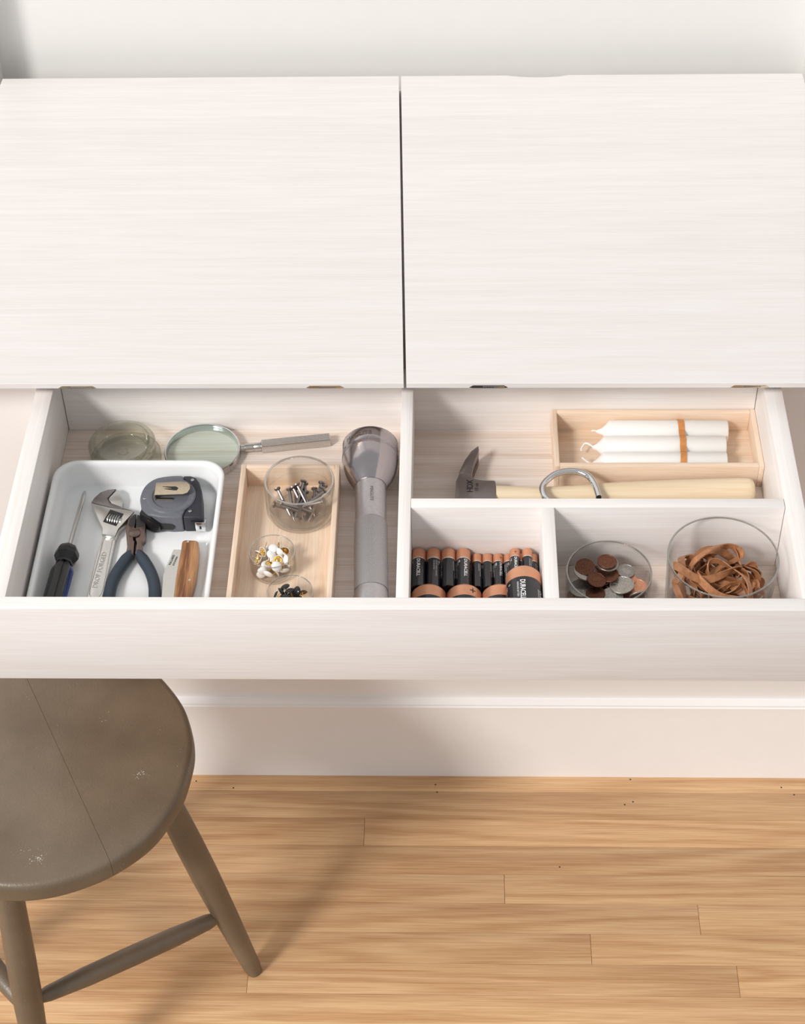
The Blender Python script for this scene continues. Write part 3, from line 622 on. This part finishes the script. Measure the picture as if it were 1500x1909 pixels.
lo = thing('steel_loop', 'shiny bent steel tube loop with open ends resting across the hammer handle', 'steel ring', (.12, 1.34, ZF+.0312), (R(2.2), 0, 0))
G().tube(P, .0034, 18).out('tube', 'chrome', lo, 60)
G().lathe([(0, 0), (.0026, 0), (.0026, .0004), (0, .0004)], 16, mx=Matrix.Translation((.02975, -.0206, 0)) @ Vector((.16, -1, 0)).to_track_quat('Z', 'Y').to_matrix().to_4x4()).out('tube_end', 'ink', lo)

# ---------------------------------------------------------------- candles
bars = [('back', 1.4330, .1690, .1555, .2925), ('middle', 1.4088, .1620, .1500, .2880), ('front', 1.3845, .1600, .1490, .2865)]
for i, (w_, y, xs_, xt, xe) in enumerate(bars):
    lab = {'back': 'white candle at the back of the banded bundle, set furthest right', 'middle': 'white candle in the middle of the banded bundle', 'front': 'white candle at the front of the banded bundle in the box'}[w_]
    o = thing('candle', lab, 'candle', (xe, y, BZ+.0120), group='white candles tied with a rubber band')
    r = .01205; n = xe-xs_; e = xe-xt
    G().lathe([(0, 0), (r-.001, 0), (r, .001), (r, n), (r*.93, n+.0015), (r*.6, n+.005), (r*.3, n+.009), (r*.14, e+.001), (0, e+.0015)], 40, mx=Matrix.Rotation(R(-90), 4, 'Y')).out('wax', 'wax', o, 50)
    wk = [[(-e, 0, 0), (-e-.003, .0004, .001), (-e-.006, .001, .0)], [(-e, 0, 0), (-e-.005, .004, .001), (-e-.009, .0055, 0), (-e-.0125, .0000, -.002), (-e-.0125, -.003, -.003)], [(-e, 0, 0), (-e-.004, -.001, .001), (-e-.0085, .003, .001), (-e-.0115, .0085, 0)]][i]
    G().tube(smooth_path(wk, 4), .0009, 7).out('wick', 'wick', o)
zc = ZF+.004+.0120
def bandpt(t):
    # t 0..1 around the bundle: up over the three humps and back underneath
    ya, yb = 1.3845-.0124, 1.4330+.0124
    return ya, yb
pts = []
for k in range(60):
    y = 1.3845-.0124+(1.4330-1.3845+.0248)*k/59
    z = max([math.sqrt(max(0, .0124**2-(y-c)**2)) for c in (1.4330, 1.4088, 1.3845)])
    pts.append((y, max(z, .0095) if 1.3845 < y < 1.4330 else z))
path = [(.2405+.0025*math.sin((y-1.372)*30)+(.0 if y > 1.39 else .0), y, zc+z) for y, z in pts]
path += [(.2420, y, zc-.0122) for y in (1.4330, 1.421, 1.4088, 1.397, 1.3845)]
tag(G().tube(path, 1, closed=True, sec=[(-.0032, -.0004), (.0032, -.0004), (.0032, .0004), (-.0032, .0004)], upv=(1, 0, 0)).out('rubber_band', 'band', smooth=True, loc=(0, 0, 0)), 'orange tan rubber band stretched around the three white candles', 'rubber band')

# ---------------------------------------------------------------- batteries
def battery(size, label, group, kinds):
    r, l, cap = {'AA': (.00712, .0500, .0125), 'AAA': (.0051, .0440, .0100), 'D': (.0170, .0605, .0152)}[size]
    o = thing('battery', label, 'battery', group=group)
    A = ALONG_Y; e = r*.06
    G().lathe([(0, 0), (r-e, 0), (r, e), (r, l-cap-r*.16), (0, l-cap-r*.16)], 36, mx=A).out('body', 'bblack', o)
    G().lathe([(0, l-cap-r*.16), (r*1.005, l-cap-r*.16), (r*1.005, l-cap), (0, l-cap)], 36, mx=A).out('silver_band', 'silver' if size != 'D' else 'bblack', o)
    G().lathe([(0, l-cap), (r*1.01, l-cap), (r*1.01, l-e*2.5), (r*.93, l-e*.8), (r*.9, l), (0, l)], 36, mx=A).out('copper_cap', 'copper', o)
    G().lathe([(0, l), (r*.36, l), (r*.36, l+.0011), (r*.3, l+.0013), (0, l+.0013)], 20, mx=A).out('terminal', 'silver', o)
    rr = r*1.012; s = {'AA': .0047, 'AAA': .0037, 'D': .0070}[size]
    cn = .72 if size == 'D' else 1
    def cyl(a0, y0, k=1.0): return lambda x, y: (rr*math.sin(y*k/rr+a0), y0-x*cn, rr*math.cos(y*k/rr+a0))
    y0 = l-cap-r*.16-.0012
    G().text('DURACELL', s, cyl(-.25, y0), .022).out('lettering', 'white', o)
    g = G()
    if size == 'D':
        g.text('ALKALINE BATTERY', .0030, cyl(-.25-.0034/rr, y0-.002)); g.text('DURACELL', .006, cyl(.95, y0-.008)); g.text('ALKALINE BATTERY', .0030, cyl(.80, y0-.008))
    for q, t in enumerate(('ALKALINE BATTERY', 'DO NOT CONNECT IMPROPERLY', '%s 1.5 V' % size)):
        g.text(t, s*.30, cyl(2.0+q*.32, y0-.002))
        g.text(t, s*.30, cyl(-1.9+q*.32, y0-.002))
    g.text(size, s*.5, cyl(-1.05, y0-.001), .01)
    g.out('lettering', 'white', o)
    yy = l-cap*.55; w = r*(.26 if size == 'AAA' else .17); pa = {'AA': 2.9, 'AAA': 0, 'D': 2.8}[size]
    g = G(); rc = r*1.022
    for a, b, c, d in ((-w, w, -w*.17, w*.17), (-w*.17, w*.17, -w, w)):
        b2 = [(x, y) for x in (a, (a+b)/2, b) for y in (c, d)]
        g.loft([[(rc*math.sin(x/rc+pa), yy+c, rc*math.cos(x/rc+pa)), (rc*math.sin(x/rc+pa), yy+d, rc*math.cos(x/rc+pa)), ((rc-.0002)*math.sin(x/rc+pa), yy+d, (rc-.0002)*math.cos(x/rc+pa)), ((rc-.0002)*math.sin(x/rc+pa), yy+c, (rc-.0002)*math.cos(x/rc+pa))] for x in (a, (a+b)/2, b)])
    g.out('plus_mark', 'ink', o)
    return o
def put(proto, used, x, y, z, roll, label, group):
    rot = (0, roll, 0)
    if not used: proto.location = (x, y, z); proto.rotation_euler = rot; proto['label'] = label; proto['group'] = group; return proto
    return copy_thing(proto, (x, y, z), rot, label, group)
AAp = battery('AA', 'x', 'x', 0); AAAp = battery('AAA', 'x', 'x', 0); Dp = battery('D', 'x', 'x', 0)
ord_ = ('leftmost', 'second', 'third', 'rightmost')
for k in range(4):
    x = -.0315+k*.0146; y = 1.2015
    put(AAp, k > 0, x, y, ZF+.0073+.0143, (0, 1.9, -1.3, .38)[k], ('leftmost of the four copper topped batteries in the middle size', 'second from left of the four middle-sized copper topped batteries', 'third from left of the four middle-sized copper topped batteries', 'middle-sized copper topped battery beside the thin ones')[k], 'middle-sized batteries')
for k in range(4):
    put(AAp, True, -.0315+k*.0146, 1.2015, ZF+.0073, 1.0+k, 'middle-sized battery hidden in the lower layer of the row', 'middle-sized batteries in the lower layer')
ax = (.0257, .0362, .0467, .0572, .0697, .0808)
for k in range(6):
    put(AAAp, k > 0, ax[k], 1.2075, ZF+.0053+.0105, (2.2, 2.5, .55, .9, 2, 2.4)[k], ('thin battery touching the middle-sized ones', 'second thin battery from the left of its row', 'third thin battery from the left, its lettering showing', 'thin battery partly under the left raised one', 'thin battery lying under the two raised thin ones', 'rightmost thin battery against the divider')[k], 'thin batteries')
for k in range(6):
    put(AAAp, True, ax[k], 1.2075, ZF+.0053, .5+k, 'thin battery hidden in the lower layer of the row', 'thin batteries in the lower layer')
put(AAAp, True, .0632, 1.2068, ZF+.0053+.0190, 0.1, 'left one of the two thin batteries raised on top, plus sign showing', 'thin batteries')
put(AAAp, True, .0753, 1.2068, ZF+.0053+.0190, 2.2, 'right one of the two thin batteries raised on top', 'thin batteries')
for k in range(3):
    put(Dp, k > 0, -.0213+k*.0343, 1.1390, ZF+.0172, (1.3, -2.3, 1.9)[k], ('leftmost of the fat copper topped batteries at the drawer front', 'fat battery with a plus sign in the middle of the front row', 'fat battery partly under the raised fat one')[k], 'fat batteries')
put(Dp, True, .0697, 1.1390, ZF+.0172+.0262, .02, 'fat battery raised on top of the others, white lettering in full view', 'fat batteries')

# ---------------------------------------------------------------- coins
CR = {'penny': .00952, 'new': .00952, 'quarter': .0121, 'nickel': .0106, 'dime': .0090}
cx, cy, zb = .1522, 1.2040, ZF+.0022
_cm = {}
def coin(kind, x, y, z, tx, ty, label, group):
    if kind not in _cm:
        r = CR[kind]; g = G().lathe([(0, 0), (r-.0002, 0), (r, .0002), (r, .0014), (r-.0002, .0016), (r-.0010, .0016), (r-.0012, .0014), (0, .0014)], 40)
        o = g.out('coin', {'penny': 'penny', 'new': 'pennyn'}.get(kind, 'nickel'), angle=40)
        rl = G(); pts_ = [(r*.08, r*.55), (r*.30, r*.45), (r*.36, r*.2), (r*.50, r*.05), (r*.34, -r*.08), (r*.30, -r*.3), (r*.5, -r*.55), (-r*.45, -r*.58), (-r*.2, -r*.3), (-r*.30, 0), (-r*.30, r*.3), (-r*.12, r*.5)]
        rl.prism(pts_, .0013, .00165, .0001); rl.out('relief', {'penny': 'penny', 'new': 'pennyn'}.get(kind, 'nickel'), o)
        _cm[kind] = o; c = o
    else: c = copy_thing(_cm[kind], (0, 0, 0), (0, 0, 0))
    c.location = (x, y, z); c.rotation_euler = (tx, ty, (x*7919) % 6.28); tag(c, label, 'coin', group)
g0 = 'coins in the glass bowl'
ex = [('penny', .1525, 1.2305, .6553, .05, 0, 'dark penny topping the tallest coin stack at the back of the bowl'),
      ('nickel', .1532, 1.2298, .6534, .05, .03, 'silver rimmed coin directly under the topmost dark penny'),
      ('penny', .1310, 1.2255, .6530, .12, -.20, 'tilted dark penny at the top left of the coin heap'),
      ('quarter', .1312, 1.2218, .6500, .12, -.18, 'large silver coin under the tilted dark penny at the left'),
      ('penny', .1414, 1.2110, .6505, .16, -.10, 'reddish brown penny lying in front at the middle of the coin heap'),
      ('penny', .1545, 1.2190, .6480, .14, -.12, 'dark brown coin just behind the middle penny'),
      ('dime', .1714, 1.2275, .6450, .02, 0, 'small grey coin at the back right of the coin heap'),
      ('quarter', .1662, 1.2085, .6455, .10, .04, 'large bright silver coin at the right of the coin heap'),
      ('new', .1715, 1.2195, .6428, .05, .0, 'shiny copper penny half under the large silver coin'),
      ('new', .1815, 1.2105, .6408, .10, .10, 'bright new penny against the right side of the bowl'),
      ('dime', .1812, 1.1965, .6440, 1.1, .6, 'small dark coin leaning on edge at the front right of the bowl'),
      ('quarter', .1275, 1.2080, .6415, .06, -.05, 'silver coin with dark print at the left front of the coin heap'),
      ('penny', .1402, 1.1985, .6440, .1, 0, 'dark penny low at the front of the coin heap'),
      ('nickel', .1562, 1.1955, .6435, .1, .05, 'silver coin cut off by the drawer front in the coin bowl'),
      ('penny', .1225, 1.2000, .6395, .1, .0, 'brown penny against the lower left side of the coin bowl')]
for e in ex: coin(*e, g0)
rn = random.Random(5); placed = [(CR[e[0]], e[1], e[2], e[3]) for e in ex]; top = list(placed)
kinds = ['penny', 'quarter', 'nickel', 'penny', 'penny', 'new', 'penny']
for layer in range(14):
    z = zb+.0003+.00175*layer
    for t in range(160):
        k = rn.choice(kinds); r = CR[k]; a = rn.uniform(0, 6.28); q = (.0375-r)*math.sqrt(rn.random()); x = cx+q*math.cos(a); y = cy+q*math.sin(a)
        roof = min([pz_-.0022 for pr_, px_, py_, pz_ in top if math.hypot(x-px_, y-py_) < (r+pr_)*.72] or [zb+.008])
        if z > roof: continue
        if all(math.hypot(x-px_, y-py_) > (r+pr_)*(1 if pz_ < z+.001 else .72) or abs(z-pz_) > .0016 for pr_, px_, py_, pz_ in placed):
            placed.append((r, x, y, z)); coin(k, x, y, z, 0, 0, 'loose coin lying in the lower layers of the coin heap', 'coins low in the heap')

# ---------------------------------------------------------------- rubber bands
rn = random.Random(21); bx_, by_, bz_ = .2580, 1.1990, ZF+.0035
def clampb(p, k):
    v = Vector((p.x-bx_, p.y-by_)); lim = .0465-.003*(1-(p.z-bz_)/.07)
    if v.length > lim: v = v*(lim/v.length)
    return Vector((bx_+v.x, by_+v.y, min(max(p.z, bz_+.0032+.0006*k), bz_+.064)))
LAB = ['tan rubber band arching over the top of the heap in the wide glass bowl', 'tan rubber band looping up the left side of the wide glass bowl', 'tan rubber band standing up at the right of the heap in the wide bowl', 'broad pale tan rubber band laid over the front of the heap']
NB = 27
for i in range(NB):
    a = rn.uniform(.024, .038); b = rn.uniform(.011, .022); w = rn.uniform(.0027, .0039)
    tilt = rn.uniform(-.6, .6); tilt2 = rn.uniform(-.7, .7); az = rn.uniform(0, 6.28)
    c = Vector((bx_+rn.uniform(-.016, .016), by_+rn.uniform(-.016, .016), bz_+.007+.034*(i/NB)+rn.uniform(0, .006)))
    p1, p2, h1, h2 = rn.uniform(0, 6.28), rn.uniform(0, 6.28), rn.uniform(.1, .3), rn.uniform(.002, .006)
    if i == NB-1: a, b, tilt, tilt2, az, c = .030, .013, 1.15, .1, .45, Vector((bx_-.006, by_+.014, bz_+.047))
    if i == NB-2: a, b, tilt, tilt2, az, c = .024, .012, 1.25, .5, .9, Vector((bx_-.036, by_+.002, bz_+.038))
    if i == NB-3: a, b, tilt, tilt2, az, c = .019, .008, 1.3, -.2, 1.4, Vector((bx_+.034, by_-.006, bz_+.024))
    if i == NB-4: a, b, tilt, tilt2, az, c = .030, .012, .25, .1, .5, Vector((bx_+.008, by_-.016, bz_+.028))
    Mx = Matrix.Rotation(az, 4, 'Z') @ Matrix.Rotation(tilt, 4, 'X') @ Matrix.Rotation(tilt2*.5, 4, 'Y'); tw = rn.choice((0, 0, 1)); ph = rn.uniform(0, 3)
    path = []
    for k in range(44):
        th = 2*math.pi*k/44; q = 1+h1*math.sin(2*th+p1)+.12*math.sin(3*th+p2)
        path.append(clampb(c+(Mx @ Vector((a*q*math.cos(th), b*q*math.sin(th), h2*math.sin(3*th+p2)))), (i % 5)))
    nrm = (Mx @ Vector((0, 0, 1, 0))).to_3d()
    upf = (lambda nn, tw, ph: lambda t: nn*math.cos(.6*math.sin(2*math.pi*t+ph)*(1+tw))+Vector((math.cos(ph), math.sin(ph), .3))*math.sin(.6*math.sin(2*math.pi*t+ph)*(1+tw)))(nrm, tw, ph)
    o = G().tube([p-c for p in path], 1, closed=True, sec=[(-w, -.00055), (w, -.00055), (w, .00055), (-w, .00055)], upv=upf).out('rubber_band', 'rubber', angle=60, loc=tuple(c))
    j = NB-1-i
    tag(o, LAB[j] if j < 4 else 'tan rubber band tangled in the heap inside the wide glass bowl', 'rubber band', 'tan rubber bands in the wide glass bowl' if j < 4 else 'tan rubber bands tangled in the heap')

# ---------------------------------------------------------------- stool
def stool():
    c = Vector((-.424, 1.147, 0)); o = thing('stool', 'taupe painted round wooden stool half under the drawer at the left', 'stool', c)
    rs, zt = .1580, .4505
    p0 = Vector((-.4544, 1.2497))-c.to_2d(); p1 = Vector((-.3376, 1.0266))-c.to_2d(); d = (p1-p0).normalized(); n = Vector((-d.y, d.x))
    off = p0.dot(n)
    def half(sign):
        L = []
        for dr, z in ((-.005, 0), (-.002, .0015), (-.0005, .005), (0, .012), (-.0008, .0195), (-.0020, .0242), (-.0042, .0268), (-.0078, .0275)):
            r = rs+dr; o_ = off+sign*.00015; hh = math.sqrt(r*r-o_*o_); a0 = math.atan2((d*-hh+n*o_).y, (d*-hh+n*o_).x); a1 = math.atan2((d*hh+n*o_).y, (d*hh+n*o_).x)
            if sign > 0:
                while a1 > a0: a1 -= 2*math.pi
            else:
                while a1 < a0: a1 += 2*math.pi
            K = 96; L.append([((r+.0006*math.sin(7*(a0+(a1-a0)*k/K))+.0004*math.sin(17*(a0+(a1-a0)*k/K)))*math.cos(a0+(a1-a0)*k/K), (r+.0006*math.sin(7*(a0+(a1-a0)*k/K)))*math.sin(a0+(a1-a0)*k/K), zt-.0275+z) for k in range(K+1)])
        G().loft(L).out('seat_board', 'stool', o, 40)
    half(1); half(-1)
    legs = []
    for ph, ra, rf in ((96, .108, .188), (-11, .115, .172), (276, .108, .188), (186, .108, .188)):
        a = R(ph); dd = Vector((math.sin(a), -math.cos(a), 0)); A = dd*ra+Vector((0, 0, zt-.0272)); B = dd*rf
        legs.append((A, B)); prof = [(0, .0135), (.15, .0146), (.35, .0158), (.5, .0158), (.7, .0142), (.88, .0120), (.97, .0108), (1, .0092)]
        G().tube([A.lerp(B, t) for t, r in prof], [r for t, r in prof], 28).out('leg', 'stool', o, 50)
    def at(k, z): A, B = legs[k]; return A.lerp(B, (A.z-z)/(A.z-B.z))
    for i, j, z0, z1 in ((0, 1, .128, .205), (1, 2, .190, .200), (2, 3, .30, .31), (3, 0, .345, .345)):
        A, B = at(i, z0), at(j, z1); dd = (B-A).normalized(); A = A+dd*.011; B = B-dd*.011
        G().tube([A.lerp(B, t) for t in (0, .06, .25, .5, .75, .94, 1)], [.0062, .0092, .0112, .0116, .0110, .0088, .0062], 18).out('stretcher', 'stool', o, 50)
stool()
